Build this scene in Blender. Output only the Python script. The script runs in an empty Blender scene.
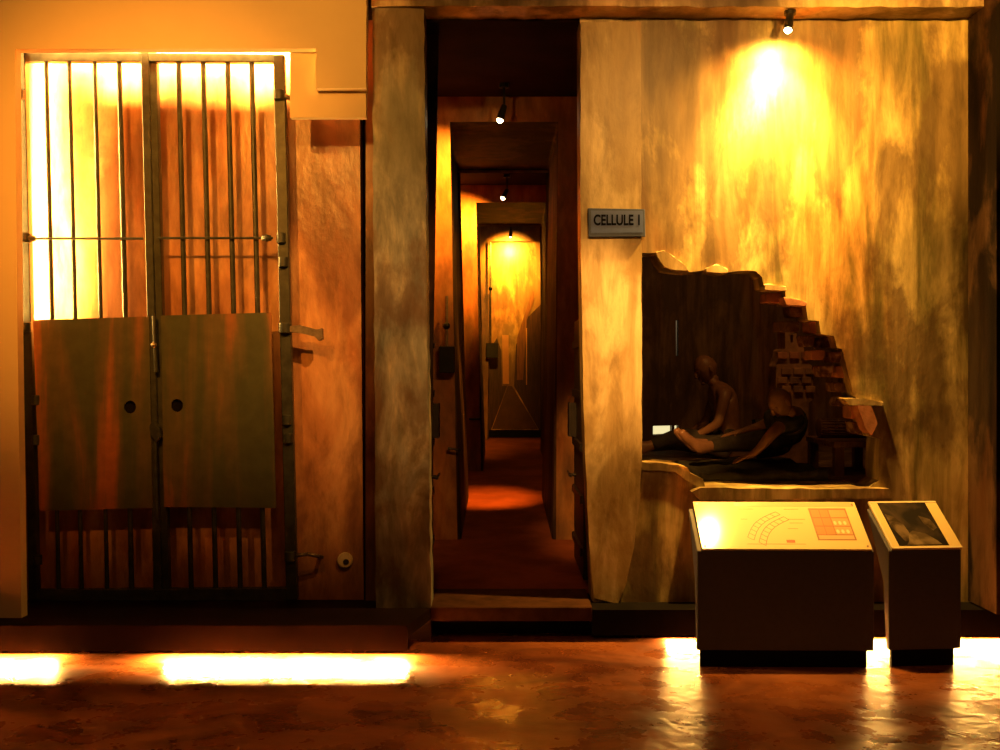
import bpy, bmesh, math, random
from mathutils import Vector, Matrix
from mathutils.geometry import tessellate_polygon
random.seed(7)
S = bpy.context.scene
COL = S.collection
F, CX, HY, EYE = 1000.0, 500.0, 371.0, 1.6
def P(x, y, d):            # a measured point of a plane standing d metres away
    return Vector(((x-CX)/F*d, d, EYE+(HY-y)/F*d))

# ------------------------------------------------------------------ materials
def new_mat(name):
    m = bpy.data.materials.new(name); m.use_nodes = True
    nt = m.node_tree; b = nt.nodes['Principled BSDF']
    return m, nt, b
def ramp(nt, fac, stops):
    r = nt.nodes.new('ShaderNodeValToRGB')
    el = r.color_ramp.elements
    while len(el) < len(stops): el.new(0.5)
    for e, (p, c) in zip(el, stops): e.position = p; e.color = (*c, 1)
    nt.links.new(fac, r.inputs[0]); return r.outputs[0]
def noise(nt, vec, scale, detail=6, rough=.6, dist=0):
    n = nt.nodes.new('ShaderNodeTexNoise'); n.inputs['Scale'].default_value = scale
    n.inputs['Detail'].default_value = detail; n.inputs['Roughness'].default_value = rough
    n.inputs['Distortion'].default_value = dist
    nt.links.new(vec, n.inputs['Vector']); return n.outputs['Fac']
def coords(nt, sc=(1,1,1), off=(0,0,0)):
    tc = nt.nodes.new('ShaderNodeTexCoord'); mp = nt.nodes.new('ShaderNodeMapping')
    mp.inputs['Scale'].default_value = sc; mp.inputs['Location'].default_value = off
    nt.links.new(tc.outputs['Object'], mp.inputs[0]); return mp.outputs[0]
def mixc(nt, fac, a, b, mode='MIX'):
    m = nt.nodes.new('ShaderNodeMix'); m.data_type = 'RGBA'; m.blend_type = mode
    if hasattr(fac, 'default_value') or hasattr(fac, 'links'): nt.links.new(fac, m.inputs[0])
    else: m.inputs[0].default_value = fac
    for s, v in ((6, a), (7, b)):
        if isinstance(v, tuple): m.inputs[s].default_value = (*v, 1)
        else: nt.links.new(v, m.inputs[s])
    return m.outputs[2]
def bump(nt, h, b, strength=.3, dist=.01):
    n = nt.nodes.new('ShaderNodeBump'); n.inputs['Strength'].default_value = strength
    n.inputs['Distance'].default_value = dist
    nt.links.new(h, n.inputs['Height']); nt.links.new(n.outputs[0], b.inputs['Normal'])
def plaster(name, dark, mid, light, seed=0, rough=.45, streak=(3.4,3.4,.38), bs=.22, spec=.4, contrast=1.4, stain=(.12,.07,.04), tint=(1,.62,.36)):
    m, nt, b = new_mat(name)
    v1 = coords(nt, streak, (seed*3.1, seed, seed*1.7)); v2 = coords(nt, (1,1,1), (seed, 0, seed*2))
    n1 = noise(nt, v1, 1.6, 8, .62, .6); n2 = noise(nt, coords(nt, (1.2,1.2,.6), (seed,0,seed*2)), 1.7, 7, .62, .25)
    h = .13/contrast
    c1 = ramp(nt, n1, [(.5-h*1.3, dark), (.5, mid), (.5+h, light)])
    f2 = ramp(nt, n2, [(.5-h*.55, (1,1,1)), (.5+h*.35, (0,0,0))])
    c = mixc(nt, f2, c1, mixc(nt, .72, c1, stain))
    n3 = noise(nt, coords(nt, (4,4,1.0), (seed,4,1)), 2.2, 9, .68, .4)
    f3 = ramp(nt, n3, [(.36, (.50,.46,.40)), (.52, (.86,.84,.8)), (.66, (1.0,1.0,1.0))])
    c = mixc(nt, .85, c, f3, 'MULTIPLY')
    n4 = noise(nt, coords(nt, (1.5,1.5,.5), (seed*2,1,3)), 1.1, 4, .5, .8)
    c = mixc(nt, ramp(nt, n4, [(.52, (0,0,0)), (.66, (.75,.75,.75))]), c, tint, 'MULTIPLY')
    nt.links.new(c, b.inputs['Base Color'])
    b.inputs['Roughness'].default_value = rough; b.inputs['Specular IOR Level'].default_value = spec
    hb = noise(nt, coords(nt, (1,1,.5), (0,seed,0)), 9, 8, .6)
    bump(nt, hb, b, bs, .02)
    return m
def simple(name, col, rough=.6, metal=0, var=.25, scale=12, spec=.4, bs=0, sc=(1,1,1)):
    m, nt, b = new_mat(name)
    n = noise(nt, coords(nt, sc), scale, 5, .6)
    lo = tuple(c*(1-var) for c in col); hi = tuple(min(1, c*(1+var)) for c in col)
    nt.links.new(ramp(nt, n, [(.35, lo), (.65, hi)]), b.inputs['Base Color'])
    b.inputs['Roughness'].default_value = rough; b.inputs['Metallic'].default_value = metal
    b.inputs['Specular IOR Level'].default_value = spec
    if bs: bump(nt, n, b, bs, .01)
    return m
def emit(name, col, strength):
    m, nt, b = new_mat(name)
    b.inputs['Base Color'].default_value = (*col, 1)
    b.inputs['Emission Color'].default_value = (*col, 1); b.inputs['Emission Strength'].default_value = strength
    return m
M = {}
M['wall_right'] = plaster('ochre_plaster', (.20,.18,.07), (.46,.37,.17), (.74,.60,.30), 2.3, .42)
M['pilaster'] = plaster('pale_ochre_plaster', (.44,.34,.18), (.60,.48,.28), (.76,.64,.40), 5.1, .4, stain=(.34,.24,.10))
M['wall_left'] = plaster('rust_orange_plaster', (.30,.12,.05), (.52,.24,.10), (.68,.38,.18), 8.4, .3, (1.8,1.8,.6), .35, .6, 1.0, (.20,.08,.04))
M['pillar'] = plaster('grey_plaster', (.15,.16,.15), (.28,.29,.26), (.52,.49,.38), 3.7, .4, (3,3,.8))
M['beam'] = plaster('beam_plaster', (.35,.24,.13), (.55,.42,.25), (.75,.62,.4), 6.2, .5, (1,1,1))
M['corridor'] = plaster('corridor_plaster', (.22,.08,.025), (.35,.14,.045), (.50,.24,.08), 1.1, .35, (2,2,.8), .4, .5, .8)
M['soot'] = simple('sooty_ceiling_plaster', (.016,.009,.006), .9, 0, .4, 3, .1)  # near-black plaster for both ceilings
M['soot_wall'] = plaster('sooty_brown_plaster', (.012,.007,.005), (.022,.011,.008), (.04,.02,.012), 2.1, .7, spec=.15)  # shade put into the colour: keeps portal jambs and soffits looking unlit
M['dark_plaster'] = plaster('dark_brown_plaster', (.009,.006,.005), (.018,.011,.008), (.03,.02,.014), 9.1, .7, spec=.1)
M['cell'] = plaster('cell_plaster', (.14,.08,.045), (.28,.17,.09), (.40,.26,.14), 4.4, .6, (5,5,.4))
M['peach'] = simple('peach_wall_paint', (.80,.62,.36), .6, 0, .03, 2)
M['plinth'] = simple('dark_brown_plinth_board', (.014,.006,.004), .6, 0, .3, 5, .1)
M['black'] = simple('matt_black_board', (.006,.005,.005), .8, 0, .3, 5, .05)
M['kiosk'] = simple('taupe_kiosk_laminate', (.068,.070,.10), .55, 0, .06, 30)
M['brick'] = simple('red_brick', (.46,.20,.12), .8, 0, .35, 9, .3, .4)
M['brick_edge'] = plaster('mortar_smeared_brick', (.10,.05,.035), (.24,.12,.075), (.45,.30,.20), 3.9, .8, (9,9,9), 1, .2)
M['brick_dark'] = simple('sooty_brick', (.36,.20,.11), .8, 0, .4, 10, .3, .4)
M['iron'] = simple('green_grey_iron', (.038,.042,.03), .42, .3, .35, 14, .5, .2)
M['dark_iron'] = simple('dark_iron', (.014,.010,.008), .45, .4, .3, 14, .5, .2)
M['steel'] = simple('worn_steel', (.25,.2,.14), .35, .6, .3, 20, .5)
M['lamp_black'] = simple('black_lamp_metal', (.02,.02,.02), .3, .4, .2, 10)
M['bulb'] = emit('hot_bulb', (1,.72,.36), 40)
M['daylight'] = emit('pale_daylight_gap', (.95,.82,.42), .95)
M['slit'] = emit('dim_daylight_gap', (.95,.72,.4), .25)
M['sign'] = simple('grey_sign_enamel', (.075,.13,.42), .4, 0, .1, 20)
M['sign_edge'] = simple('sign_border', (.05,.08,.2), .5, 0, .1, 20)
M['ink'] = simple('dark_ink', (.006,.008,.02), .9, 0, .1, 20, 0)
M['skin'] = simple('brown_skin', (.26,.13,.07), .45, 0, .12, 20)
M['shirt'] = simple('dark_green_cloth', (.055,.06,.045), .85, 0, .3, 14, .2, .3)
M['trousers'] = simple('dark_grey_cloth', (.05,.042,.036), .85, 0, .3, 14, .2, .3)
M['mat'] = simple('dark_olive_mat', (.04,.038,.026), .9, 0, .3, 20, .2, .3)
M['wood'] = simple('old_wood', (.20,.10,.05), .6, 0, .3, 6, .3, .2, (8,8,1))
# rust streaked door plate
def rust_plate():
    m, nt, b = new_mat('rust_streaked_plate')
    n1 = noise(nt, coords(nt, (3.2,3,.35), (.88,0,2)), 1.5, 5, .5, .3)
    n2 = noise(nt, coords(nt), 14, 6, .6)
    c = ramp(nt, n1, [(.40, (.055,.065,.028)), (.50, (.11,.08,.032)), (.60, (.34,.11,.03))])
    f = ramp(nt, n2, [(.35, (.7,.7,.7)), (.65, (1,1,1))])
    nt.links.new(mixc(nt, .8, c, f, 'MULTIPLY'), b.inputs['Base Color'])
    b.inputs['Roughness'].default_value = .5; b.inputs['Metallic'].default_value = .15
    bump(nt, n2, b, .2, .005); return m
M['plate'] = rust_plate()
def floor_mat():
    m, nt, b = new_mat('polished_brown_concrete')
    n1 = noise(nt, coords(nt, (1,1.6,1), (3,1,0)), 1.4, 8, .62, .8)
    c = ramp(nt, n1, [(.36, (.09,.024,.008)), (.5, (.17,.050,.016)), (.64, (.27,.088,.03))])
    nt.links.new(c, b.inputs['Base Color'])
    r = ramp(nt, noise(nt, coords(nt), 3.5, 5, .6), [(.4, (.20,)*3), (.62, (.42,)*3)])
    nt.links.new(r, b.inputs['Roughness'])
    b.inputs['Specular IOR Level'].default_value = .5
    bump(nt, noise(nt, coords(nt, (1,1,1)), 11, 4, .5, .6), b, .25, .012)
    return m
M['floor'] = floor_mat()
def corr_floor():
    m, nt, b = new_mat('red_brown_corridor_floor')
    n1 = noise(nt, coords(nt, (1,1,1)), 2.5, 6, .6)
    nt.links.new(ramp(nt, n1, [(.38, (.17,.045,.016)), (.62, (.27,.075,.028))]), b.inputs['Base Color'])
    b.inputs['Roughness'].default_value = .85; b.inputs['Specular IOR Level'].default_value = .08; bump(nt, noise(nt, coords(nt), 14), b, .2, .01); return m
M['cfloor'] = corr_floor()
M['step'] = simple('worn_step_stone', (.05,.021,.010), .8, 0, .35, 9, .08, .2)
def print_mat(name, col, rough=.16):
    m, nt, b = new_mat(name)
    b.inputs['Base Color'].default_value = (*col, 1); b.inputs['Roughness'].default_value = .5
    b.inputs['Coat Weight'].default_value = 1; b.inputs['Coat Roughness'].default_value = rough
    return m
M['board'] = print_mat('laminated_cream_print', (.66,.52,.25), .10)
M['p_white'] = print_mat('laminated_white_print', (.7,.6,.4))
M['p_seam'] = print_mat('print_grey_line', (.16,.08,.035))
M['p_orange'] = print_mat('print_orange', (.60,.20,.06))
M['p_orange2'] = print_mat('print_light_orange', (.62,.30,.12))
M['p_brown'] = print_mat('print_brown', (.30,.13,.05))
M['p_red'] = print_mat('print_red', (.6,.05,.02))
M['p_tan'] = print_mat('print_tan', (.55,.36,.18))
def photo_mat(name, seed, stops, sc):
    m, nt, b = new_mat(name)
    n = noise(nt, coords(nt, sc, (seed,seed,0)), 1.0, 4, .5, .5)
    nt.links.new(ramp(nt, n, stops), b.inputs['Base Color'])
    b.inputs['Roughness'].default_value = .5
    b.inputs['Specular IOR Level'].default_value = .08; b.inputs['Coat Weight'].default_value = .0; b.inputs['Coat Roughness'].default_value = .15
    return m
M['photo_dark'] = photo_mat('printed_dark_photo', 1.3, [(.45,(.012,.01,.01)),(.7,(.05,.035,.025))], (8,8,8))
M['photo_mid'] = photo_mat('printed_photo_midtone', 2.3, [(.4,(.03,.02,.012)),(.65,(.14,.10,.06))], (12,12,12))
M['photo_light'] = photo_mat('printed_photo_light', 3.3, [(.4,(.07,.05,.03)),(.65,(.20,.15,.09))], (10,10,10))
M['mural'] = plaster('mural_ground', (.36,.15,.05), (.48,.25,.09), (.58,.33,.13), 7.7, .3, (3,3,.5), .1)
M['mural_dark'] = simple('mural_dark_paint', (.045,.016,.010), .4, 0, .4, 8, .4, 0, (6,6,.6))
M['mural_mid'] = simple('mural_brown_paint', (.17,.06,.022), .4, 0, .3, 8, .4, 0, (6,6,.6))
M['mural_light'] = simple('mural_orange_paint', (.50,.22,.08), .4, 0, .1, 8)
M['mural_floor'] = simple('mural_floor_paint', (.075,.03,.012), .4, 0, .2, 8)

# ------------------------------------------------------------------ mesh helpers
def obj(name, bm, mat, parent=None, smooth=False, world=True):
    me = bpy.data.meshes.new(name)
    bmesh.ops.recalc_face_normals(bm, faces=bm.faces[:])
    bm.to_mesh(me); bm.free()
    if smooth:
        for p in me.polygons: p.use_smooth = True
    me.materials.append(mat)
    o = bpy.data.objects.new(name, me); COL.objects.link(o)
    if parent is not None:
        o.parent = parent
        if world:
            o.matrix_parent_inverse = matrix_of(parent).inverted()
    return o
def matrix_of(o):
    m = Matrix.LocRotScale(o.location, o.rotation_euler, o.scale)
    return (matrix_of(o.parent) @ o.matrix_parent_inverse @ m) if o.parent else m
def tag(o, label=None, cat=None, group=None, kind=None):
    if label: o['label'] = label
    if cat: o['category'] = cat
    if group: o['group'] = group
    if kind: o['kind'] = kind
    return o
def struct(name, bm, mat, label=None, **k):
    o = obj(name, bm, mat, **k); o['kind'] = 'structure'
    if label: o['label'] = label
    return o
def empty(name, loc, label, cat, group=None, rz=0):
    o = bpy.data.objects.new(name, None); COL.objects.link(o)
    o.location = loc; o.rotation_euler = (0,0,rz); o.empty_display_size = .1
    return tag(o, label, cat, group)
def BM(): return bmesh.new()
def box(bm, lo, hi, mx=None):
    r = bmesh.ops.create_cube(bm, size=1)
    lo, hi = Vector(lo), Vector(hi); c = (lo+hi)/2; s = hi-lo
    for v in r['verts']:
        p = Vector((v.co.x*s.x, v.co.y*s.y, v.co.z*s.z)) + c
        v.co = mx @ p if mx else p
    return bm
def bevel(bm, w, seg=1):
    if not w: return bm
    bmesh.ops.bevel(bm, geom=bm.edges[:], offset=w, segments=seg, affect='EDGES', profile=.5)
    return bm
def tube(bm, a, b, r, r2=None, seg=12):
    a, b = Vector(a), Vector(b); d = b-a; r2 = r if r2 is None else r2
    q = d.to_track_quat('Z', 'Y').to_matrix().to_4x4()
    bmesh.ops.create_cone(bm, cap_ends=True, segments=seg, radius1=r, radius2=r2, depth=d.length,
                          matrix=Matrix.Translation((a+b)/2) @ q)
    return bm
def ball(bm, c, r, sx=1, sy=1, sz=1, sub=2):
    bmesh.ops.create_icosphere(bm, subdivisions=sub, radius=r, matrix=Matrix.Translation(c) @ Matrix.Diagonal((sx,sy,sz,1)))
    return bm
def prism(loops, d, t, bm=None):
    """loops: measured outlines on the plane at distance d (first the outer, then holes); t = real thickness away from the camera"""
    bm = bm or BM()
    pts = [[P(x, y, d) for x, y in lp] for lp in loops]
    flat = [v for lp in pts for v in lp]
    fv = [bm.verts.new(v) for v in flat]; bv = [bm.verts.new(v + Vector((0,t,0))) for v in flat]
    if len(loops) == 1: bm.faces.new(fv); bm.faces.new(bv[::-1])
    for tri in (tessellate_polygon([[Vector((v.x, v.z, 0)) for v in lp] for lp in pts]) if len(loops) > 1 else ()):
        bm.faces.new([fv[i] for i in tri]); bm.faces.new([bv[i] for i in reversed(tri)])
    o = 0
    for lp in pts:
        n = len(lp)
        for i in range(n):
            j = (i+1) % n
            bm.faces.new((fv[o+i], fv[o+j], bv[o+j], bv[o+i]))
        o += n
    return bm
def rough(poly, step=7, amp=1.1, keep=None):
    out = []
    n = len(poly)
    for i in range(n):
        a, b = poly[i], poly[(i+1) % n]
        out.append(a)
        if keep and keep(a, b): continue
        L = math.dist(a, b); k = int(L/step)
        for j in range(1, k):
            f = j/k
            out.append((a[0]+(b[0]-a[0])*f+random.uniform(-amp, amp), a[1]+(b[1]-a[1])*f+random.uniform(-amp, amp)))
    return out

# ------------------------------------------------------------------ floor and gallery
bm = BM(); box(bm, (-7,-3,-.2), (7,6.6,0)); struct('floor', bm, M['floor'], 'polished brown concrete gallery floor')

# right-hand plaster wall with the breach
hole = [(642,253),(655,253),(659,262),(664,269),(675,271),(690,272),(706,270),(722,273),(738,271),(756,271),(762,277),(764,288),
        (776,289),(785,291),(786,304),(806,306),(808,320),(819,321),(821,334),(834,336),(837,348),(842,349),(846,364),(850,380),(854,396),(861,401),
        (864,418),(869,436),(880,439),(879,480),(869,487),(705,488),(703,480),(692,476),(688,468),(678,465),(660,463),(642,463)]
hole = rough(hole, 9, .8, lambda a, b: (a[0] == 642 and b[0] == 642) or (a[1] > 480 and b[1] > 480))
outer = [(579.5,-30),(1012,-30),(1012,612),(640,612),(612,610),(592,601),(589,540),(586,470),(583,380),(581,280),(580,150)]
WALL_R = struct('wall_right', prism([outer, hole], 6.1, .22), M['wall_right'], 'ochre plaster cell wall with a broken breach')
strip = rough([(581,22),(641,22),(641.5,240),(642,462),(640,500),(634,548),(626,585),(618,604),(594,598),(589,540),(586,470),(583,380),(581.5,280),(580.5,150)], 14, .5)
obj('pilaster', prism([strip], 6.1-.022, .03), M['pilaster'], WALL_R)
# ledge of the breach
bm = BM(); a = P(640,487,6.1); b = P(893,499,6.1)
bm = prism([rough([(700,488),(890,489),(894,498),(700,500),(692,492)], 12, .7)], 6.02, .5)
obj('ledge', bm, M['wall_right'], WALL_R)
bm = prism([rough([(642,462),(678,465),(690,473),(703,479),(706,490),(700,494),(697,487),(686,480),(676,472),(642,470)], 7, .8)], 6.085, .3)
obj('crumbled_plaster', bm, M['wall_right'], WALL_R)
# exposed bricks stepping down the breach, parts of the wall
bx = [(766,292,785,303),(790,307,808,317),(778,321,800,331),(808,322,820,333),(804,336,816,346),(822,338,836,348),(812,351,826,361),(829,351,841,363),(820,366,834,377),
      (836,367,847,379),(832,382,850,393),(838,397,858,407),(850,404,865,419),(853,422,870,435)]
for i, (x0,y0,x1,y1) in enumerate(bx):
    q = [(x0+random.uniform(-1,2),y0+random.uniform(-1,1)),(x1-random.uniform(-1,2),y0+random.uniform(-1,1.5)),(x1+random.uniform(-3,1),y1+random.uniform(-1,.5)),(x0+random.uniform(-1,3),y1+random.uniform(-1.5,.8))]
    obj('exposed_brick', bevel(prism([rough(q, 4, .5)], 6.14+random.uniform(0,.09), .16), .005), M['brick_edge'] if i % 3 else M['brick'], WALL_R)
lips = [(664,263,672,273),(712,265,724,271),(668,258,680,269)]
for q in [[(655,252),(664,250),(682,262),(690,271),(676,270),(664,267)],[(706,268),(716,264),(728,269),(728,273),(706,272)],[(765,284),(786,286),(787,291),(765,290)],
          [(783,297),(797,299),(807,302),(807,306),(786,305)],[(843,398),(866,399),(884,402),(884,406),(848,405)],[(857,404),(872,406),(878,424),(872,436),(866,430)]]:
    obj('broken_plaster_lip', bevel(prism([rough(q, 5, .5)], 6.07, .12), .004), M['brick'] if q[0][0] in (857,783) else M['pilaster'], WALL_R)

# lintel beam
bm = prism([rough([(371,-60),(1060,-60),(1060,7),(800,7),(560,6),(424,6),(371,6)], 11, .8)], 5.9, .24)
struct('trim_1', bm, M['beam'], 'rough plaster lintel beam along the top')
# right return wall
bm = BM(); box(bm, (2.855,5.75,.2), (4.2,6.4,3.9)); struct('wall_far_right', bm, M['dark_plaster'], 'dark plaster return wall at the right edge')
# left pillar
pl = rough([(372,8),(424,9),(426,200),(428,400),(431,608),(376,608),(374,300)], 13, .7)
struct('wall_pillar', prism([pl], 5.9, .2), M['pillar'], 'grey plaster pillar left of the corridor')
# bay wall behind the gate, dark strip standing in for shade
struct('wall_left', prism([[(-60,-60),(359,-60),(361,300),(364,630),(-60,630)]], 6.12, .12), M['wall_left'], 'rust orange plaster wall behind the gate')
struct('wall_groove', prism([[(330,-60),(440,-60),(428,640),(330,640)]], 6.36, .05), M['dark_plaster'], 'dark slot between orange wall and pillar')  # recessed dark backing added so the strip beside the pillar looks shadowed

# peach museum wall
bm = prism([[(-160,-120),(367,-120),(366,88),(316,88),(316,48.5),(15,49),(17,300),(21.5,618),(-160,618)]], 5.65, .07)
PE = struct('wall_front_left', bm, M['peach'], 'smooth peach painted gallery wall around the gate')
obj('stepped_panel', prism([[(290,30),(366,30),(366,117.5),(290,117.5)]], 5.725, .05), M['peach'], PE)

# plinths
def slab(name, plan, z0, z1, mat, label, parent=None):
    bm = BM()
    lo = [bm.verts.new((x,y,z0)) for x,y in plan]; hi = [bm.verts.new((x,y,z1)) for x,y in plan]
    bm.faces.new(lo); bm.faces.new(hi)
    n = len(plan)
    for i in range(n): bm.faces.new((lo[i], lo[(i+1)%n], hi[(i+1)%n], hi[i]))
    return struct(name, bm, mat, label, parent=parent)
T2 = slab('trim_2', [(-4.2,5.5),(-.51,5.5),(-.415,5.89),(-.415,6.1),(-.6,6.4),(-4.2,6.4)], .13, .2, M['plinth'], 'dark brown raised plinth under the gate')
bm = BM(); box(bm, (-4.2,5.5,.06), (-.51,5.525,.13)); obj('fascia', bm, M['plinth'], T2)
slab('trim_3', [(.545,5.9),(4.2,5.9),(4.2,6.4),(.545,6.4)], .04, .19, M['black'], 'black raised plinth under the right wall')
slab('trim_4', [(-4.2,6.0),(-.41,5.95),(-.41,6.3),(-4.2,6.3)], 0, .13, M['plinth'], 'recessed base below the left plinth')
slab('trim_5', [(-.41,6.1),(.6,6.1),(.6,6.2),(-.41,6.2)], 0, .125, M['black'], 'recessed black base below the corridor step')
slab('trim_6', [(.6,6.22),(4.2,6.22),(4.2,6.3),(.6,6.3)], 0, .04, M['plinth'], 'recessed base below the right plinth')

# ------------------------------------------------------------------ corridor
ZF0, ZF1 = .205, .61
bm = BM()
def quadbox(bm, x0, x1, y0, y1, z00, z01, th):
    vs = []
    for z in (0, -th):
        for (x,y,zz) in ((x0,y0,z00),(x1,y0,z00),(x1,y1,z01),(x0,y1,z01)): vs.append(bm.verts.new((x,y,zz+z)))
    for f in ((0,1,2,3),(7,6,5,4),(0,4,5,1),(1,5,6,2),(2,6,7,3),(3,7,4,0)): bm.faces.new([vs[i] for i in f])
quadbox(bm, -.41, .545, 5.9, 6.35, .208, .218, .085)
STEP = struct('floor_step', bevel(bm, .006), M['step'], 'worn red-brown doorstep of the corridor')
bm = BM(); quadbox(bm, -.9, 1.3, 6.352, 15.1, .22, .61, .05); struct('floor_corridor', bm, M['cfloor'], 'red-brown floor running down the corridor')
bm = BM(); box(bm, (-1,6.12,3.74), (1.4,15.2,3.8)); struct('ceiling', bm, M['soot'], 'sooty black corridor ceiling')
bm = BM(); box(bm, (-.82,6.1,.1), (-.66,15.2,3.74)); struct('wall_corridor_left', bm, M['corridor'])
bm = BM(); box(bm, (.70,6.32,.1), (.80,7.8,3.74)); box(bm, (.70,7.8,.1), (.79,15.2,3.74)); struct('wall_corridor_right', bm, M['corridor'])
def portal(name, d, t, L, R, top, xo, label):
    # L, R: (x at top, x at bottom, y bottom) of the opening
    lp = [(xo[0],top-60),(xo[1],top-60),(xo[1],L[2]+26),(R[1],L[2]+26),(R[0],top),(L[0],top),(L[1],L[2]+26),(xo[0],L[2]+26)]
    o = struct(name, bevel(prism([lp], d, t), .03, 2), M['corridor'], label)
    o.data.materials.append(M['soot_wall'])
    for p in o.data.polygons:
        if p.normal.y > -.5: p.material_index = 1  # all but the front faces take the painted shade
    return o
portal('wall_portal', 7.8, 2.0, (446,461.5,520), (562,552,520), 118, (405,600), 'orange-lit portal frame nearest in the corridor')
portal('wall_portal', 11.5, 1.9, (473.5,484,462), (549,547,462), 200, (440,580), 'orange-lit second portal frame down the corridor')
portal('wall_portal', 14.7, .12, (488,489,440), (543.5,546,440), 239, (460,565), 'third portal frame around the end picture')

# end wall: a picture of a prison passage in a black frame
bm = BM(); box(bm, (-.7,15.0,.4), (1.2,15.1,3.74)); struct('wall_back', bm, M['corridor'], 'end wall of the corridor')
PIC = empty('wall_picture', P(516,437,14.92), 'large glossy picture of a prison passage on the end wall', 'picture')
d = 14.94
obj('picture_board', prism([[(489,240),(545,240),(546,434),(488,434)]], d, .03), M['mural'], PIC)
obj('painted_floor', prism([[(508,386),(512,386),(538,429),(492,429)]], d-.006, .005), M['mural_floor'], PIC)
obj('painted_wall', prism([[(489,350),(497,338),(501,350),(502,386),(507,386),(491,430),(489,430)]], d-.006, .005), M['mural_dark'], PIC)
obj('painted_wall', prism([[(545,300),(527,318),(516,345),(514,386),(539,430),(545,430)]], d-.006, .005), M['mural_dark'], PIC)
obj('painted_wall', prism([[(533,290),(526,310),(517,338),(517,380),(523,380),(527,320),(534,300)]], d-.009, .002), M['mural_mid'], PIC)
obj('painted_wall', prism([[(526,328),(527,328),(527,385),(526,385)]], d-.010, .002), M['mural_light'], PIC)
obj('painted_doorway', prism([[(502,335),(508.5,335),(509,384),(503,384)]], d-.009, .002), M['mural_light'], PIC)
bm = BM(); prism([[(486.5,430),(548,430),(548,437),(486.5,437)]], d-.03, .05, bm)
prism([[(486.5,238),(488.2,238),(488.5,430),(486.5,430)]], d-.03, .05, bm); prism([[(544.5,238),(547,238),(548,430),(546,430)]], d-.03, .05, bm)
obj('picture_frame', bm, M['black'], PIC)

# corridor iron doors standing open
def cell_door(name, X, y0, y1, z0, z1, side, label):
    r = empty(name, (X,(y0+y1)/2,z0), label, 'door')
    bm = BM(); box(bm, (min(X,X+side*.035),y0,z0), (max(X,X+side*.035),y1,z1)); obj('door_leaf', bevel(bm, .004), M['dark_iron'], r)
    for k in range(5):
        z = z0+(z1-z0)*(k+.5)/5
        bm = BM(); box(bm, (X-side*.012-.006,y0+.04,z-.025),(X-side*.006+.006,y1-.04,z+.025)); obj('strap', bm, M['dark_iron'], r)
    bm = BM(); box(bm, (X-side*.05,y1-.2,z0+(z1-z0)*.52),(X,y1-.05,z0+(z1-z0)*.66)) if side<0 else box(bm, (X-.05,y1-.2,z0+(z1-z0)*.52),(X,y1-.05,z0+(z1-z0)*.66))
    obj('lock_box', bm, M['dark_iron'], r)
    zz = z0+(z1-z0)*.36
    bm = BM(); tube(bm, (X-side*.04,y1-.25,zz),(X-side*.04,y1+.06,zz), .009); tube(bm, (X,y1-.15,zz),(X-side*.05,y1-.15,zz), .012)
    obj('bolt', bm, M['dark_iron'], r)
    return r
cell_door('cell_door', -.47, 6.13, 7.05, .26, 1.95, -1, 'dark iron cell door standing open on the left just inside the corridor')
cell_door('cell_door', .53, 6.36, 7.15, .27, 1.95, 1, 'dark iron cell door standing open on the right just inside the corridor')
# broken brick jambs above the doors (parts of the corridor walls)
for side in (-1, 1):
    w = bpy.data.objects['wall_corridor_left' if side < 0 else 'wall_corridor_right']
    for k in range(9):
        z = 2.02 + k*.115
        prot = .04 + .10*(1-k/9) - (.03 if k % 3 == 2 else 0)
        x0 = -.62 if side < 0 else .72
        bm = BM(); box(bm, (min(x0, x0-side*prot),7.0+random.uniform(-.05,.05),z), (max(x0, x0-side*prot),7.3,z+.095))
        obj('jamb_brick', bevel(bm, .008), M['brick'], w)
# conduits and boxes
def conduit(name, x, y0, y1, d, boxpx, label):
    r = empty(name, P(x, y1, d), label, 'conduit')
    bm = BM(); tube(bm, P(x,y0,d), P(x,y1,d), .0016*d if d < 10 else .013, seg=8); obj('pipe', bm, M['steel'], r)
    x0,y0_,x1,y1_ = boxpx
    obj('junction_box', bevel(prism([[(x0,y0_),(x1,y0_),(x1,y1_),(x0,y1_)]], d-.05, .08), .006), M['lamp_black'], r)
    c = P(x, (y0*2+y1)/3+12, d)
    bm = BM(); ball(bm, c, .03); obj('coupling', bm, M['lamp_black'], r, smooth=True)
conduit('conduit', 490.5, 242, 346, 14.62, (486,343,498,358), 'thin steel conduit with black box beside the end picture')
conduit('conduit', 446.5, 296, 350, 7.74, (439,346,455,373), 'short conduit with square dark box on the nearest portal')
bm = BM(); tube(bm, P(448,448,7.74), P(459,450,7.74), .008); tube(bm, P(449,449,7.74), P(449,449,7.82), .01); ball(bm, P(459,450,7.74), .014)
tag(obj('door_bolt', bm, M['dark_iron']), 'small dark bolt on left face of nearest portal, knee height', 'bolt')
bm = BM(); tube(bm, P(469,419,11.44), P(480,419,11.44), .012); tube(bm, P(473,419,11.44), P(473,419,11.52), .012); ball(bm, P(480,419,11.44), .02)
tag(obj('door_bolt', bm, M['dark_iron']), 'small dark bolt on left face of second portal', 'bolt')

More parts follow.
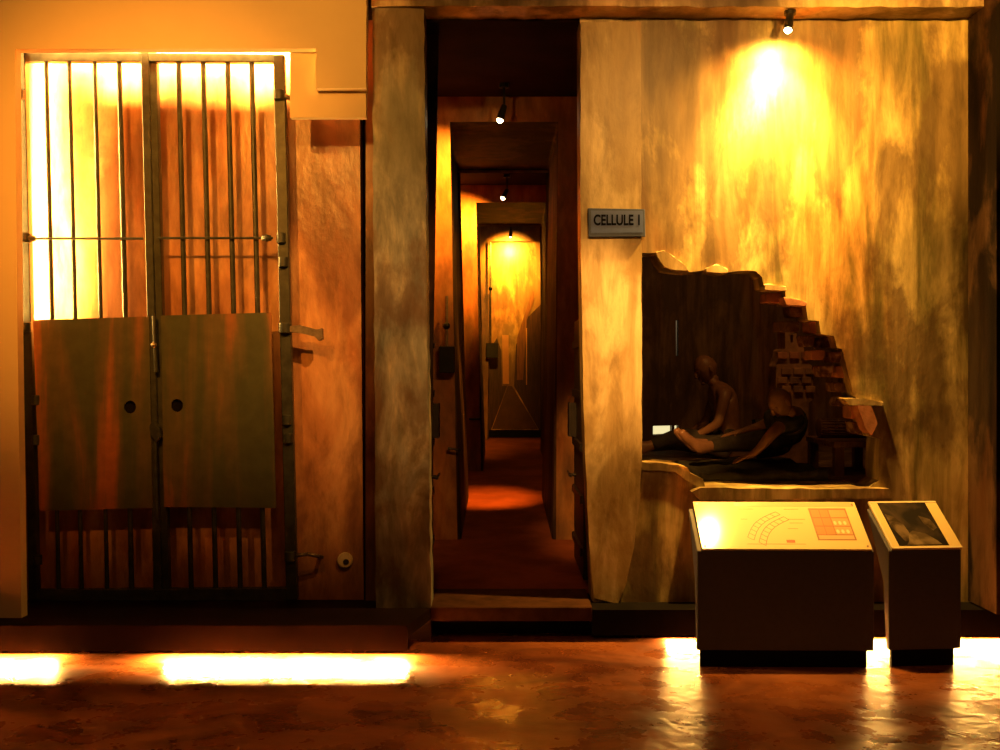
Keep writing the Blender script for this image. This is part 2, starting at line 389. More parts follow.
# ------------------------------------------------------------------ spot lamps
def lamp(name, top, head0, head1, r, label, group):
    """top: ceiling point, head0/head1: rear and mouth of the head"""
    R = empty(name, top, label, 'spotlight', group)
    bm = BM(); tube(bm, top, top-Vector((0,0,.03)), r*1.25); obj('mount', bm, M['lamp_black'], R, smooth=False)
    bm = BM(); tube(bm, top-Vector((0,0,.02)), head0, r*.3, seg=8); ball(bm, head0, r*.55); obj('arm', bm, M['lamp_black'], R, smooth=True)
    ax = (head1-head0).normalized()
    bm = BM(); tube(bm, head0, head1, r*.75, r)
    tube(bm, head0-ax*r*.4, head0, r*.45, r*.75)
    obj('head', bm, M['lamp_black'], R)
    bm = BM(); tube(bm, head1+ax*.001, head1+ax*.008, r*.82, r*.7); ball(bm, head1+ax*.006, r*.62); obj('bulb', bm, M['bulb'], R, smooth=True)
    return ax
def spot(name, loc, target, power, size, blend, col=(1,.44,.09), rad=.03):
    l = bpy.data.lights.new(name, 'SPOT'); l.energy = power; l.spot_size = math.radians(size); l.spot_blend = blend
    l.color = col; l.shadow_soft_size = rad
    o = bpy.data.objects.new(name, l); COL.objects.link(o); o.location = loc
    o.rotation_euler = (Vector(target)-Vector(loc)).to_track_quat('-Z','Y').to_euler(); return o
def area(name, loc, target, sx, sy, power, col=(1,.44,.09), spread=180):
    l = bpy.data.lights.new(name, 'AREA'); l.shape = 'RECTANGLE'; l.size = sx; l.size_y = sy; l.energy = power; l.color = col
    l.spread = math.radians(spread)
    o = bpy.data.objects.new(name, l); COL.objects.link(o); o.location = loc
    o.rotation_euler = (Vector(target)-Vector(loc)).to_track_quat('-Z','Y').to_euler(); return o
g = 'small black spotlights along the corridor ceiling'
t = P(790,10,5.96); h0 = P(790.5,14,5.95); h1 = P(788,30,5.9)
ax = lamp('spotlight', Vector((t.x,t.y,3.752)), h0, h1, .028, 'black spotlight under the lintel, shining down the ochre wall', None)
WARM = (1,.47,.07)
spot('exhibit_spot', h1+ax*.05, h1+ax*.05+Vector((-.01,.40,-.90)), 1200, 92, 1, WARM, .03)
spot('exhibit_spot_spill', h1+ax*.03, h1+ax*.05+Vector((0,.55,-.85)), 260, 146, .8, WARM, .03)
for nm, (tx,ty,d_), (a,b), (c,e), tgt, pw, lb in (
    ('spotlight', (504,104,7.45), (504,106), (500,120), (-.55,7.82,3.0), 620, 'lit black spotlight nearest in the corridor ceiling'),
    ('spotlight', (507,188,10.9), (507,190), (503,198), (-.50,11.6,3.0), 800, 'middle black spotlight of the corridor ceiling'),
    ('spotlight', (511,229,14.1), (511,230), (510.5,236), (.15,14.95,3.12), 560, 'unlit-looking farthest spotlight before the end picture')):
    tt = P(tx,ty,d_); hh0 = P(a,b,d_); hh1 = P(c,e,d_+(.06 if d_ > 14 else -.03))
    top = Vector((tt.x, tt.y, 3.74))
    A = lamp(nm, top, hh0, hh1, .03, lb, g)
    spot('corridor_spot', hh1+A*.05+Vector((0,.03,0)), tgt, pw, 88 if d_ < 14 else 96, 1, (1,.38,.03) if d_ < 14 else (1,.46,.03), .02)
spot('corridor_beam', P(500,122,7.5), (-.15,9.7,.35), 2000, 20, 1, (1,.28,.02), .02)

# ------------------------------------------------------------------ sign
SG = empty('sign', P(617,237,6.06), 'small blue-grey plate lettered CELLULE 1 beside the corridor', 'sign')
obj('plate', bevel(prism([[(588,208),(645,209),(645.5,236.5),(588.5,237)]], 6.055, .02), .003), M['sign_edge'], SG)
obj('face', prism([[(591,210.5),(643,211),(643,232.5),(591,233)]], 6.0525, .003), M['sign'], SG)
def text_mesh(name, s, size, mat, parent, loc, bold=.0):
    cu = bpy.data.curves.new(name, 'FONT'); cu.body = s; cu.size = size; cu.extrude = .001; cu.offset = bold
    cu.align_x = 'CENTER'; cu.align_y = 'CENTER'
    to = bpy.data.objects.new(name, cu); COL.objects.link(to)
    bpy.context.view_layer.update()
    me = bpy.data.meshes.new_from_object(to.evaluated_get(bpy.context.evaluated_depsgraph_get()))
    bpy.data.objects.remove(to)
    me.materials.clear(); me.materials.append(mat)
    o = bpy.data.objects.new(name, me); COL.objects.link(o)
    me.transform(Matrix.Translation(loc) @ Matrix.Rotation(math.radians(90), 4, 'X') @ Matrix.Diagonal((.80,1.12,1,1)))
    o.parent = parent; o.matrix_parent_inverse = matrix_of(parent).inverted(); return o
text_mesh('lettering', 'CELLULE 1', .078, M['ink'], SG, P(617.5,220.5,6.051), .0022)

# ------------------------------------------------------------------ iron gate
GD = 5.95
G = empty('iron_gate', P(150,600,GD), 'double-leaf barred iron gate with rusty plates on dark plinth', 'gate')
G.location.z = .2
def shift_x(x, y): return x + (y-55)*(13/540.0)        # the gate leans a little
def gbar(name, x, y0, y1, r, mat='iron', d=GD, seg=10, parent=G):
    bm = BM(); tube(bm, P(shift_x(x,y0),y0,d), P(shift_x(x,y1),y1,d), r, seg=seg); return obj(name, bm, M[mat], parent, smooth=False)
def gpost(name, x, w, y0, y1, d=GD, t=.05, parent=G):
    q = [(shift_x(x-w/2,y0),y0),(shift_x(x+w/2,y0),y0),(shift_x(x+w/2,y1),y1),(shift_x(x-w/2,y1),y1)]
    return obj(name, bevel(prism([q], d-t/2, t), .004), M['iron'], parent)
gpost('post', 20, 9, 52, 600); gpost('post', 278.5, 11, 55, 600)
gpost('stile', 144.5, 8, 52, 592); gpost('stile', 152.5, 7.5, 52, 592, GD+.02)
obj('top_rail', bevel(prism([[(15,51.5),(284,54),(284,62),(15,61)]], GD-.02, .05), .004), M['iron'], G)
obj('bottom_rail', bevel(prism([[(28,590),(294,588),(294,601),(28,601)]], GD-.02, .05), .004), M['iron'], G)
for x in (46,69,94.5,119, 178.5,203,227.5,251.5):
    gbar('bar', x, 58, 594, .0125 if x < 100 else .0155)
obj('plate', bevel(prism([[(33,320),(149,316.5),(152.5,508),(40,511)], [(130+6*math.cos(a*math.pi/8),407+6.5*math.sin(a*math.pi/8)) for a in range(16)]], GD-.035, .008), .0), M['plate'], G)
obj('plate', bevel(prism([[(161,315.5),(271,312.5),(276,508),(164,507)], [(177+6*math.cos(a*math.pi/8),405.5+6.5*math.sin(a*math.pi/8)) for a in range(16)]], GD-.035, .008), .0), M['plate'], G)
for (x, y) in ((130,407),(177,405.5)):      # dark tube behind each spy hole
    bm = BM(); tube(bm, P(x,y,GD-.012), P(x,y,GD+.03), .04, seg=16); obj('spyhole_cup', bm, M['black'], G)
def rod(x0, x1, y, d, knobx, r=.0075):
    bm = BM(); tube(bm, P(x0,y,d), P(x1,y,d), r, seg=8)
    o = obj('bolt_rod', bm, M['iron'], G)
    bm = BM(); tube(bm, P(knobx-5,y,d), P(knobx+4,y,d), .017); ball(bm, P(knobx,y,d), .022); obj('rod_end', bm, M['iron'], o, smooth=True)
rod(27,143,238.5,GD-.035,31); rod(158,273,238,GD-.035,267)
# hinge collars
for (x,y,w) in ((19,95,9),(26,238,8),(25.5,327,10),(36,400,6),(36,440,6),(37,560,8),(279,95,9),(281,238,7),(283,262,8),(285,328,11),(287,420,7),(288,438,7),(290,556,9)):
    bm = BM(); tube(bm, P(x,y-5,GD-.03), P(x,y+5,GD-.03), w/2/1000*GD+.006, seg=14); bevel(bm, .003)
    obj('hinge_collar', bm, M['iron'], G)
# centre latch
bm = BM(); tube(bm, P(154,316,GD-.05), P(156,372,GD-.05), .012); obj('lock_pin', bm, M['iron'], G); bm = BM(); tube(bm, P(155,436,GD-.05), P(157,520,GD-.05), .010); obj('lock_pin', bm, M['iron'], G)
L_ = obj('latch', bevel(prism([[(149,426),(153,421),(159,428),(161,437),(156,442),(150,436)]], GD-.07, .04), .004), M['iron'], G)
bm = BM(); ball(bm, P(154,345,GD-.055), .018); obj('rivet', bm, M['steel'], G, smooth=True)
# wall brackets
def bracket(pts, d, r, label, knob=None):
    bm = BM()
    for a, b in zip(pts, pts[1:]): tube(bm, P(a[0],a[1],a[2]), P(b[0],b[1],b[2]), r); ball(bm, P(*b), r)
    o = obj('wall_bracket', bm, M['steel'], None, smooth=True); tag(o, label, 'bracket'); return o
b1 = bevel(prism([[(287,326),(300,325),(316,330),(322,328),(323,339),(318,341),(315,336),(300,333),(287,332)]], 5.9, .05), .004)
tag(obj('wall_bracket', b1, M['steel']), 'pale steel hook bracket sticking out at mid height right of the gate', 'bracket')
bracket([(292,556,5.95),(308,554,5.95),(322,557,6.0),(320,556,6.13)], 5.95, .012, 'dark low hook bracket near the foot of the gate')
bracket([(284,95,5.93),(293,100,6.0),(293,100,6.13)], 5.95, .014, 'dark top hinge hook beside the upper right gate corner')
bracket([(18,95,5.93),(10,97,5.9),(9,97,5.73)], 5.95, .014, 'dark top hinge hook at the upper left gate corner')
bracket([(24,329,5.93),(16,330,5.9),(15,330,5.73)], 5.95, .014, 'dark hinge hook at the left gate post, mid height')
bm = BM(); tube(bm, P(345,560,6.09), P(345,560,6.13), .048, seg=20); bevel(bm, .006)
WP = tag(obj('wall_plug', bm, M['pilaster']), 'small round orange plug set low in the orange wall', 'plug')
bm = BM(); tube(bm, P(346,562,6.084), P(346,562,6.1), .018, seg=12); obj('plug_core', bm, M['dark_iron'], WP)

# ------------------------------------------------------------------ kiosks
def kiosk(name, xl, xr, y0, yaw, label, z_toe=.092, zf=.64, zb=.855, a=.292, over=0):
    W = xr-xl
    R = empty(name, (xl, y0, 0), label, 'display stand', None, yaw)
    mw = Matrix.Translation((xl,y0,0)) @ Matrix.Rotation(yaw, 4, 'Z')
    def loc(o): o.matrix_parent_inverse = Matrix.Identity(4); return o
    # body: upright front, back leaning out under the top
    prof = [(0,z_toe),(.035,z_toe),(.06,.45),(a-.02,zb-.035),(.0,zf-.012)]
    bm = BM(); A = [bm.verts.new((0,y,z)) for y,z in prof]; B = [bm.verts.new((W,y,z)) for y,z in prof]
    bm.faces.new(A); bm.faces.new(B)
    for i in range(5): bm.faces.new((A[i],A[(i+1)%5],B[(i+1)%5],B[i]))
    loc(obj('body', bevel(bm, .003), M['kiosk'], R, world=False))
    bm = BM(); box(bm, (.02,.012,0), (W-.035,.033,z_toe)); loc(obj('toe_kick', bm, M['black'], R, world=False))
    return R, W
def top_fn(W, xin, xin_r, a, zf, zb):
    n = Vector((0,-(zb-zf),a)).normalized()
    def T(u, v, h=0): return Vector((xin+(W-xin-xin_r)*u, a*v-.006, zf+(zb-zf)*v)) + n*h
    return T
def patch(T, poly, h, th, mat, R, name, kw=None):
    bm = BM(); lo = [bm.verts.new(T(u,v,h)) for u,v in poly]; hi = [bm.verts.new(T(u,v,h+th)) for u,v in poly]
    n = len(poly); bm.faces.new(lo); bm.faces.new(hi)
    for i in range(n): bm.faces.new((lo[i],lo[(i+1)%n],hi[(i+1)%n],hi[i]))
    return obj(name, bm, mat, R, world=False)
def rect(u0,v0,u1,v1): return [(u0,v0),(u1,v0),(u1,v1),(u0,v1)]
R1, W1 = kiosk('display_stand', 1.064, 2.014, 5.40, math.radians(-1.0), 'wide low display stand with cream plan board and glare spot')
T = top_fn(W1, .028, .012, .292, .64, .855)
BD = patch(T, rect(0,0,1,1), -.010, .012, M['board'], R1, 'top_board')
patch(T, rect(.0,.0,.245,.985), .002, .0006, M['board'], BD, 'left_sheet')
patch(T, rect(.25,.90,.985,.985), .002, .0006, M['p_tan'], BD, 'header_strip')
for u, v in ((.02,.06),(.98,.06),(.02,.94),(.98,.94)):
    bm = BM(); c = T(u,v,.003); nn = (T(0,0,1)-T(0,0,0)); tube(bm, c-nn*.002, c+nn*.002, .006, seg=10); obj('screw', bm, M['steel'], BD, world=False)
# cell-block plan: two bowed rows of cells
bm = BM()
def strip2(bm, p, q, w, h=.0022, th=.0006):
    p, q = Vector(p), Vector(q); dd = (q-p); dd = Vector((dd.x*.91, dd.y*.4)); nrm = Vector((-dd.y, dd.x)).normalized()*w/2
    nu, nv = nrm.x/.91, nrm.y/.4
    poly = [(p.x+nu,p.y+nv),(p.x-nu,p.y-nv),(q.x-nu,q.y-nv),(q.x+nu,q.y+nv)]
    lo = [bm.verts.new(T(u,v,h)) for u,v in poly]; hi = [bm.verts.new(T(u,v,h+th)) for u,v in poly]
    bm.faces.new(lo); bm.faces.new(hi)
    for i in range(4): bm.faces.new((lo[i],lo[(i+1)%4],hi[(i+1)%4],hi[i]))
def arcp(t, off):      # along the block t 0..1, across off 0..1
    u = .285 + .21*t + .03*math.sin(t*math.pi)*-1; v = .24+.54*t + .05*math.sin(t*math.pi)
    return (u+off*.095*(1-.3*t), v-off*.17)
N = 8
for off in (0, .35, .62, 1):
    for i in range(N): strip2(bm, arcp(i/N,off), arcp((i+1)/N,off), .0035)
for i in range(N+1):
    strip2(bm, arcp(i/N,0), arcp(i/N,.35), .0025); strip2(bm, arcp(i/N,.62), arcp(i/N,1), .0025)
obj('plan_drawing', bm, M['p_seam'], BD, world=False)
for (u0,v,u1) in ((.56,.62,.66),(.56,.54,.64),(.27,.84,.36),(.27,.62,.31),(.54,.42,.60),(.55,.84,.64),(.27,.10,.62)):
    bm = BM(); strip2(bm, (u0,v), (u1,v), .0018); obj('text_line', bm, M['p_seam'], BD, world=False)
patch(T, rect(.51,.13,.56,.185), .002, .0008, M['p_red'], BD, 'red_mark')
patch(T, rect(.70,.18,.93,.86), .002, .0006, M['p_brown'], BD, 'picture_table')
for i in range(3):
    for j in range(2):
        patch(T, rect(.71+j*.055,.30+i*.18,.76+j*.055,.46+i*.18), .0026, .0006, M['p_orange'], BD, 'orange_square')
for i in range(3):
    patch(T, rect(.822,.30+i*.18,.92,.46+i*.18), .0026, .0006, M['p_orange2'], BD, 'picture_square')
    for j in range(3 if i < 2 else 1):
        if i < 2: patch(T, [(.835+j*.03+.010*math.cos(k*math.pi/3), .36+i*.18+.045*math.sin(k*math.pi/3)) for k in range(6)], .0032, .0005, M['p_white'], BD, 'small_figure')
patch(T, rect(.71,.20,.92,.28), .0026, .0006, M['p_tan'], BD, 'caption_strip')

R2, W2 = kiosk('display_stand', 2.10, 2.506, 5.40, math.radians(4.5), 'narrow low display stand with a framed dark photograph')
T = top_fn(W2, .015, -.005, .292, .64, .855)
BD = patch(T, rect(0,0,1,1), -.010, .012, M['board'], R2, 'top_board')
PH = patch(T, rect(.12,.05,.83,.97), .002, .0008, M['photo_dark'], BD, 'printed_photo')
patch(T, [(.15,.72),(.26,.66),(.34,.5),(.36,.3),(.32,.16),(.24,.14),(.15,.45)], .0028, .0005, M['photo_mid'], PH, 'pale_shape')
patch(T, [(.24,.07),(.44,.07),(.74,.07),(.70,.15),(.58,.30),(.42,.36),(.34,.30),(.30,.16)], .0034, .0005, M['photo_light'], PH, 'pale_shape')
patch(T, [(.62,.68),(.76,.6),(.80,.42),(.72,.36),(.64,.5)], .0028, .0005, M['photo_mid'], PH, 'pale_shape')
bm = BM()
for q in (rect(.0,.0,1,.03), rect(0,.97,1,1), rect(0,0,.022,1)):
    lo = [bm.verts.new(T(u,v,.0022)) for u,v in q]; hi = [bm.verts.new(T(u,v,.004)) for u,v in q]
    bm.faces.new(lo); bm.faces.new(hi)
    for i in range(4): bm.faces.new((lo[i],lo[(i+1)%4],hi[(i+1)%4],hi[i]))
obj('edge_trim', bm, M['p_white'], BD, world=False)

# ------------------------------------------------------------------ the cell behind the breach
ZC = .90
bm = BM(); box(bm, (.82,6.33,ZC-.06), (4.4,9.9,ZC)); struct('floor_cell', bm, M['cell'], 'brown floor of the cell behind the breach')
# rear wall with a slit and a hatch
hz = 9.8
struct('wall_cell_back', prism([[(560,180),(960,180),(960,470),(560,470)],
    [(676,320),(678.6,320),(678.4,356),(676.2,356)], [(653,426),(672,425.5),(672,434),(653,435)], [(674.5,425.5),(678.5,425.5),(678.5,433),(674.5,433.5)]], hz, .12), M['cell'], 'brown rear wall of the cell')
WN = struct('window_1', prism([[(673,316),(682,316),(682,360),(673,360)]], hz+.13, .02), M['slit'], 'narrow bright slit in the cell rear wall')
struct('window_2', prism([[(648,421),(683,421),(683,438),(648,438)]], hz+.13, .02), M['daylight'], 'low bright hatch in the cell rear wall')
bm = BM(); box(bm, (.80,6.33,.9), (.84,9.9,3.3)); struct('wall_cell_left', bm, M['cell'])
bm = BM(); box(bm, (4.2,6.33,.9), (4.3,9.9,3.3)); struct('wall_cell_right', bm, M['cell'])
bm = BM(); box(bm, (.82,6.33,3.3), (4.3,9.95,3.38)); struct('ceiling_cell', bm, M['soot'])
# partial brick pier
PR = empty('brick_pier', P(796,464,7.5), 'ruined brick pier with jagged top inside the breached cell', 'pier')
PR.location.z = ZC
obj('masonry', bevel(prism([[(779,362),(781,350),(786,349),(785,322),(789,321),(790,344),(794,343),(793,334),(797,333),(798,347),(804,347),(806,362),(813,366),(814,400),(808,402),(808,463.5),(780,463.5),(776,400),(776,366)]], 7.5, .22), .006), M['brick_dark'], PR)
for i, y in enumerate((352,368,377,386)):
    for j in range(3):
        x = 778+j*12+(4 if i % 2 else 0)
        obj('brick', bevel(prism([[(x,y),(x+9.5,y),(x+9.5,y+6.5),(x,y+6.5)]], 7.48, .04), .003), M['brick'] if i == 0 else M['brick_dark'], PR)
# bench of planks with blanket roll
BN = empty('wooden_bunk', P(842,470,6.9), 'low wooden bunk with a rolled blanket at the right of the cell', 'bunk'); BN.location.z = ZC
for k, (y, dd) in enumerate(((449,6.75),(449,6.95),(449,7.15))):
    z = 1.13; x0, x1 = 2.22, 2.62
    bm = BM(); box(bm, (x0,6.65+k*.21,z-.04),(x1,6.84+k*.21,z)); obj('plank', bevel(bm,.004), M['wood'], BN)
for (x,y) in ((2.26,6.68),(2.58,6.68),(2.26,7.22),(2.58,7.22)):
    bm = BM(); box(bm, (x-.03,y-.03,ZC),(x+.03,y+.03,1.09)); obj('leg', bm, M['wood'], BN)
bm = BM(); tube(bm, (2.24,7.05,1.13+.07),(2.58,7.05,1.13+.07), .07, seg=20); bevel(bm, .015, 2)
tag(obj('blanket_roll', bm, M['wood'], None, smooth=True), 'rolled brown blanket lying on the wooden bunk', 'blanket')
# mat
bm = BM(); bmesh.ops.create_grid(bm, x_segments=24, y_segments=12, size=.5)
for v in bm.verts:
    x, y = v.co.x, v.co.y
    v.co = Vector((1.28+ (x+.5)*.80, 6.34+(y+.5)*1.0, ZC+.055+.010*math.sin(x*17)+.012*math.sin(y*14+x*6)))
g_ = bmesh.ops.extrude_face_region(bm, geom=bm.faces[:])
for v in [e for e in g_['geom'] if isinstance(e, bmesh.types.BMVert)]: v.co.z = ZC+.002
tag(obj('sleeping_mat', bm, M['mat'], None, smooth=True), 'thick dark olive sleeping mat on the cell floor behind the ledge', 'mat')

# ------------------------------------------------------------------ people
def skin(name, verts, edges, mat, parent=None, extra=None, sub=2):
    me = bpy.data.meshes.new(name); keys = list(verts); idx = {k:i for i,k in enumerate(keys)}
    me.from_pydata([tuple(verts[k][0]) for k in keys], [(idx[a],idx[b]) for a,b in edges], [])
    o = bpy.data.objects.new(name, me); COL.objects.link(o)
    m = o.modifiers.new('s','SKIN'); m.use_smooth_shade = True
    for i, k in enumerate(keys):
        r = verts[k][1]; r = (r, r) if not isinstance(r, tuple) else r
        me.skin_vertices[0].data[i].radius = r
        me.skin_vertices[0].data[i].use_root = (i == 0)
    s = o.modifiers.new('u','SUBSURF'); s.levels = sub; s.render_levels = sub
    bpy.context.view_layer.update()
    m2 = bpy.data.meshes.new_from_object(o.evaluated_get(bpy.context.evaluated_depsgraph_get()))
    bpy.data.objects.remove(o)
    bm = BM(); bm.from_mesh(m2)
    if extra: extra(bm)
    return obj(name, bm, mat, parent, smooth=True)
def hand(v, e, key, wrist, direc, side, up, curl=.35):
    """five separate fingers; direc along the palm, side towards the thumb, up out of the back of the hand"""
    direc, side, up = Vector(direc).normalized(), Vector(side).normalized(), Vector(up).normalized()
    palm = wrist + direc*.075
    v[key+'p'] = (palm, (.034,.014)); e.append((key, key+'p'))
    for i, (off, ln) in enumerate(((.030,.066),(.010,.076),(-.011,.071),(-.031,.056))):
        b = palm + side*off + direc*.02; k = key+'f%d' % i
        v[k+'a'] = (b, .0095); p = b; dd = direc.copy()
        e.append((key+'p', k+'a'))
        for j in range(3):
            dd = (dd - up*curl*(.5+.3*j)).normalized(); p = p + dd*ln*(.45,.32,.25)[j]
            v[k+'bcd'[j]] = (p, (.0088,.0082,.0070)[j]); e.append((k+'abc'[j], k+'bcd'[j]))
    b = wrist + direc*.03 + side*.025; v[key+'ta'] = (b, .012); e.append((key, key+'ta'))
    p = b + (direc+side*.9).normalized()*.035; v[key+'tb'] = (p, .0105); e.append((key+'ta', key+'tb'))
    p = p + (direc+side*.3-up*.3).normalized()*.03; v[key+'tc'] = (p, .0085); e.append((key+'tb', key+'tc'))
def foot(v, e, key, ank, direc, up):
    direc, up = Vector(direc).normalized(), Vector(up).normalized()
    v[key+'h'] = (ank - up*.06 - direc*.03, .038); v[key+'m'] = (ank - up*.055 + direc*.08, .036); v[key+'t'] = (ank - up*.07 + direc*.16, .026)
    e += [(key, key+'h'), (key, key+'m'), (key+'m', key+'t')]
def head_extra(c, fwd, up, s=1.0):
    fwd = Vector(fwd).normalized(); up = (Vector(up) - fwd*Vector(up).dot(fwd)).normalized(); rt = fwd.cross(up).normalized()
    R = Matrix((rt, fwd, up)).transposed().to_4x4(); MT = Matrix.Translation(c) @ R @ Matrix.Scale(s,4)
    def f(bm):
        def B(loc, r, sc, sub=2): bmesh.ops.create_icosphere(bm, subdivisions=sub, radius=r, matrix=MT @ Matrix.Translation(loc) @ Matrix.Diagonal((*sc,1)))
        r = bmesh.ops.create_icosphere(bm, subdivisions=4, radius=.1)
        for v in r['verts']:
            x, y, z = v.co
            x *= .78; y *= 1.0; z *= 1.16
            if z < 0: k = -z/.116; x *= 1-.28*k; y = y*(1-.22*k) + .018*k           # jaw
            if y > 0: 
                y *= .93
                ex = max(0, 1-((abs(x)-.032)**2+(z-.004)**2)/.016**2); y -= .012*ex      # eye sockets
                br = max(0, 1-((z-.028)/.012)**2)*max(0,1-(abs(x)/.06)**2); y += .006*br
                mo = max(0, 1-((z+.058)/.007)**2)*max(0,1-(abs(x)/.026)**2); y -= .004*mo
            v.co = MT @ Vector((x,y,z))
        B((0,.098,-.018), .02, (.7,.9,1.3)); B((0,.108,-.03), .012, (1.2,.9,.8))    # nose
        B((0,.083,-.052), .02, (1.1,.5,.25)); B((0,.081,-.063), .019, (1,.5,.3)); B((0,.072,-.092), .022, (1,.7,.7))
        for sx in (-1,1):
            B((sx*.08,-.005,-.008), .026, (.35,.7,1.2)); B((sx*.03,.077,.004), .012, (1.2,.7,.8))
        B((0,-.02,-.1), .055, (.9,.9,1.0))
    return f
def person1():
    z = ZC
    hip = Vector((1.80,8.0,z+.12)); 
    v = {'hip':(hip,(.15,.13)), 'w':(Vector((1.83,8.0,z+.27)),(.13,.11)), 'ch':(Vector((1.80,8.0,z+.44)),(.16,.115)), 'sh':(Vector((1.755,8.0,z+.54)),(.11,.08)),
         'nk':(Vector((1.705,8.0,z+.60)),.05), 'hd0':(Vector((1.672,8.0,z+.655)),.05)}
    e = [('hip','w'),('w','ch'),('ch','sh'),('sh','nk'),('nk','hd0')]
    for s, q in ((-1,'L'),(1,'R')):
        y = 8.0+s*.17
        v[q+'s'] = (Vector((1.765,y,z+.52)),.056); v[q+'e'] = (Vector((1.70,y+s*.05,z+.29)),.042); v[q+'wr'] = (Vector((1.56,y-s*.03,z+.20)),.027)
        e += [('sh',q+'s'),(q+'s',q+'e'),(q+'e',q+'wr')]
        hand(v, e, q+'wr', v[q+'wr'][0], (-1,-s*.2,-.15), (0,-s,.1), (0,0,1), .3)
        v[q+'h'] = (Vector((1.77,8.0+s*.1,z+.10)),.085); v[q+'k'] = (Vector((1.42,8.0+s*.13,z+(.20 if s<0 else .12))),.056); v[q+'a'] = (Vector((1.10,8.0+s*.12,z+.08)),.036)
        e += [('hip',q+'h'),(q+'h',q+'k'),(q+'k',q+'a')]
        foot(v, e, q+'a', v[q+'a'][0], (-.25,0,1), (1,0,.1))
    b = skin('person', v, e, M['skin'], None, head_extra(Vector((1.645,8.0,z+.715)), (-.93,-.28,-.42), (-.3,0,1)))
    tag(b, 'barefoot person with bowed head sitting upright, legs stretched left, in the cell', 'person')
    pv = {k:(v[k][0], tuple(x*1.13+.004 for x in (v[k][1] if isinstance(v[k][1],tuple) else (v[k][1],)*2))) for k in ('hip','w','Lh','Lk','Rh','Rk')}
    for q in 'LR': pv[q+'c'] = (v[q+'k'][0].lerp(v[q+'a'][0],.75), .05)
    skin('trousers', pv, [('hip','w'),('hip','Lh'),('Lh','Lk'),('hip','Rh'),('Rh','Rk'),('Lk','Lc'),('Rk','Rc')], M['trousers'], b)
def person2():
    z = ZC+.115; d = 6.95
    hip = Vector((2.0,7.10,z+.12))
    v = {'hip':(hip,(.14,.12)), 'w':(Vector((2.0,6.98,z+.20)),(.12,.10)), 'ch':(Vector((1.97,6.85,z+.25)),(.14,.10)), 'sh':(Vector((1.93,6.75,z+.285)),(.10,.075)),
         'nk':(Vector((1.90,6.70,z+.305)),.048), 'hd0':(Vector((1.885,6.67,z+.33)),.05)}
    e = [('hip','w'),('w','ch'),('ch','sh'),('sh','nk'),('nk','hd0')]
    v['Ls'] = (Vector((1.88,6.62,z+.24)),.050); v['Le'] = (Vector((1.76,6.50,z+.17)),.038); v['Lwr'] = (Vector((1.66,6.47,z+.055)),.026)
    v['Rs'] = (Vector((1.95,6.90,z+.27)),.050); v['Re'] = (Vector((1.80,6.98,z+.19)),.038); v['Rwr'] = (Vector((1.68,6.90,z+.17)),.026)
    e += [('sh','Ls'),('Ls','Le'),('Le','Lwr'),('sh','Rs'),('Rs','Re'),('Re','Rwr')]
    hand(v, e, 'Lwr', v['Lwr'][0], (-1,-.1,-.35), (0,1,0), (-.2,0,1), .15); hand(v, e, 'Rwr', v['Rwr'][0], (-1,-.1,-.2), (0,-1,0), (0,0,1), .2)
    for s, q in ((-1,'L'),(1,'R')):
        v[q+'h'] = (Vector((1.93,7.05+s*.09,z+.11)),.08); v[q+'k'] = (Vector((1.62,6.95+s*.09,z+.09)),.052); v[q+'a'] = (Vector((1.36,6.85+s*.10,z+.07)),.034)
        e += [('hip',q+'h'),(q+'h',q+'k'),(q+'k',q+'a')]
        foot(v, e, q+'a', v[q+'a'][0], (-.5,-.25,.8), (1,0,.2))
    b = skin('person', v, e, M['skin'], None, head_extra(Vector((1.86,6.63,z+.375)), (-.75,-.35,-.6), (-.3,0,1), .88))
    tag(b, 'person in dark clothes slumped on the mat against the brick pier', 'person')
    def inf(k, f=1.14, a=.004): return (v[k][0], tuple(x*f+a for x in (v[k][1] if isinstance(v[k][1],tuple) else (v[k][1],)*2)))
    pv = {k: inf(k) for k in ('hip','Lh','Lk','Rh','Rk')}
    for q in 'LR': pv[q+'c'] = (v[q+'k'][0].lerp(v[q+'a'][0],.8), .048)
    skin('trousers', pv, [('hip','Lh'),('Lh','Lk'),('hip','Rh'),('Rh','Rk'),('Lk','Lc'),('Rk','Rc')], M['trousers'], b)
    pv = {k: inf(k, 1.16, .006) for k in ('hip','w','ch','sh','Ls','Rs')}
    pv['Lu'] = (v['Ls'][0].lerp(v['Le'][0],.5), .056); pv['Ru'] = (v['Rs'][0].lerp(v['Re'][0],.5), .056)
    skin('shirt', pv, [('hip','w'),('w','ch'),('ch','sh'),('sh','Ls'),('sh','Rs'),('Ls','Lu'),('Rs','Ru')], M['shirt'], b)
person1(); person2()

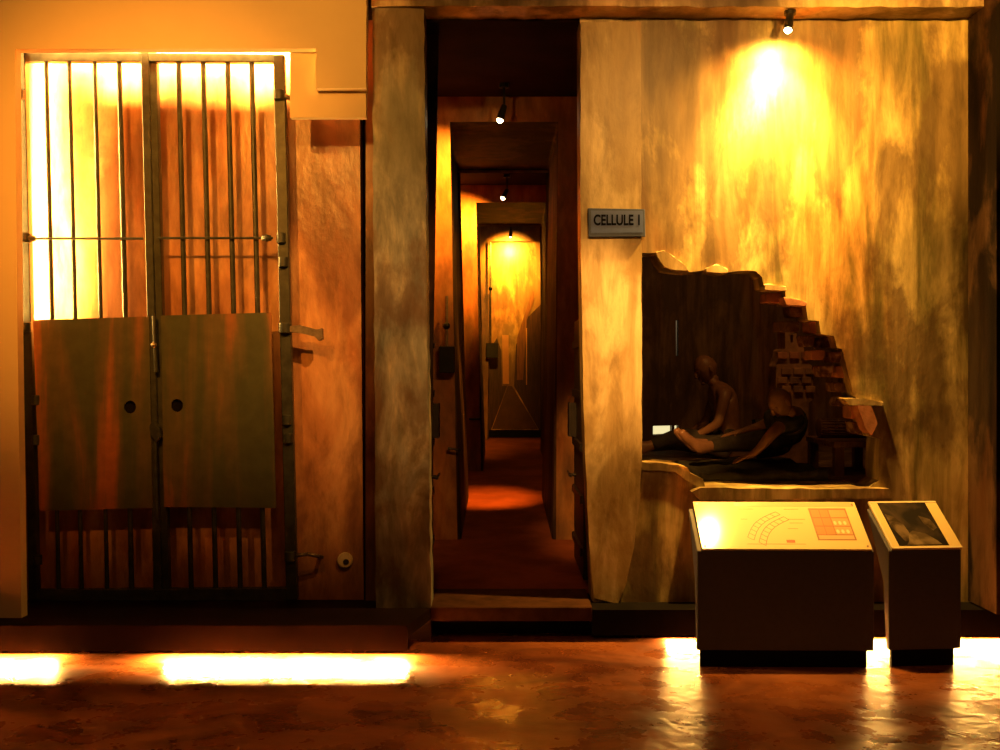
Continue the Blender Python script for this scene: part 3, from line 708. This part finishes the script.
# ------------------------------------------------------------------ lights
YEL = (1,.50,.10)
area('bay_top_tube', (-2.02,5.90,3.60), (-2.02,6.2,3.42), 1.38, .05, 300, YEL, 110)
area('bay_side_tube', (-2.935,5.93,2.75), (-2.5,6.12,2.75), .05, 1.7, 260, YEL, 100)
for nm, x0, x1, pw in (('plinth_tube', -3.5,-2.5,260), ('plinth_tube', -1.88,-.53,380)):
    area(nm, ((x0+x1)/2,5.61,.085), ((x0+x1)/2,5.40,-.06), x1-x0, .03, pw, YEL)
for x0, x1, pw in ((1.0,1.9,110),(1.95,3.0,150)):
    area('plinth_tube', ((x0+x1)/2,5.98,.034), ((x0+x1)/2,5.80,-.05), x1-x0, .02, pw, YEL)
spot('gate_track_spot', (-1.8,1.0,4.5), (-2.15,6.0,2.4), 1200, 34, 1, (1,.33,.03), .05)
spot('fascia_track_spot', (-.9,3.4,3.5), (-1.75,5.65,3.55), 175, 92, 1, (1,.40,.05), .05)  # unseen fill light added to brighten the peach wall evenly
spot('wall_track_spot', (2.3,3.2,3.9), (2.35,6.1,3.40), 680, 39, .7, (1,.43,.05), .05)  # added fill without a fixture, brightens the upper right wall
spot('wall_track_spot', (1.3,3.2,3.9), (1.05,6.1,3.10), 300, 48, .9, (1,.44,.08), .05)  # second added wall fill, dimmer and further left
spot('pilaster_track_spot', (-.3,3.0,4.0), (.62,6.1,1.75), 1500, 19, 1, (1,.43,.08), .05)  # unseen light added to brighten the pilaster strip
spot('pillar_track_spot', (.8,2.6,4.2), (-.76,5.9,1.9), 800, 27, 1, (1,.42,.08), .05)  # fill light added for the pillar, no lamp there
spot('cell_lamp', (2.1,6.75,3.25), (1.8,8.9,1.5), 28, 120, .9, (1,.40,.08), .05)  # unseen light added so the closed cell is dimly lit
spot('floor_track_spot', (-.5,1.5,4.3), (-.2,4.0,0), 90, 90, 1, (1,.30,.02), .06)  # added fill light that lifts the gallery floor
w = bpy.data.worlds.new('World'); S.world = w; w.use_nodes = True
w.node_tree.nodes['Background'].inputs[0].default_value = (1,.42,.14,1)
w.node_tree.nodes['Background'].inputs[1].default_value = .035

# ------------------------------------------------------------------ camera
cd = bpy.data.cameras.new('camera'); cam = bpy.data.objects.new('camera', cd); COL.objects.link(cam)
cd.sensor_width = 36; cd.lens = 36*F/1000; cd.shift_y = -(375-HY)/1000; cd.clip_start = .05
cam.location = (0,0,EYE); cam.rotation_euler = (math.pi/2,0,0)
S.camera = cam
S.view_settings.view_transform = 'Standard'; S.view_settings.look = 'None'; S.view_settings.gamma = 1
S.view_settings.use_curve_mapping = False; S.view_settings.exposure = 0
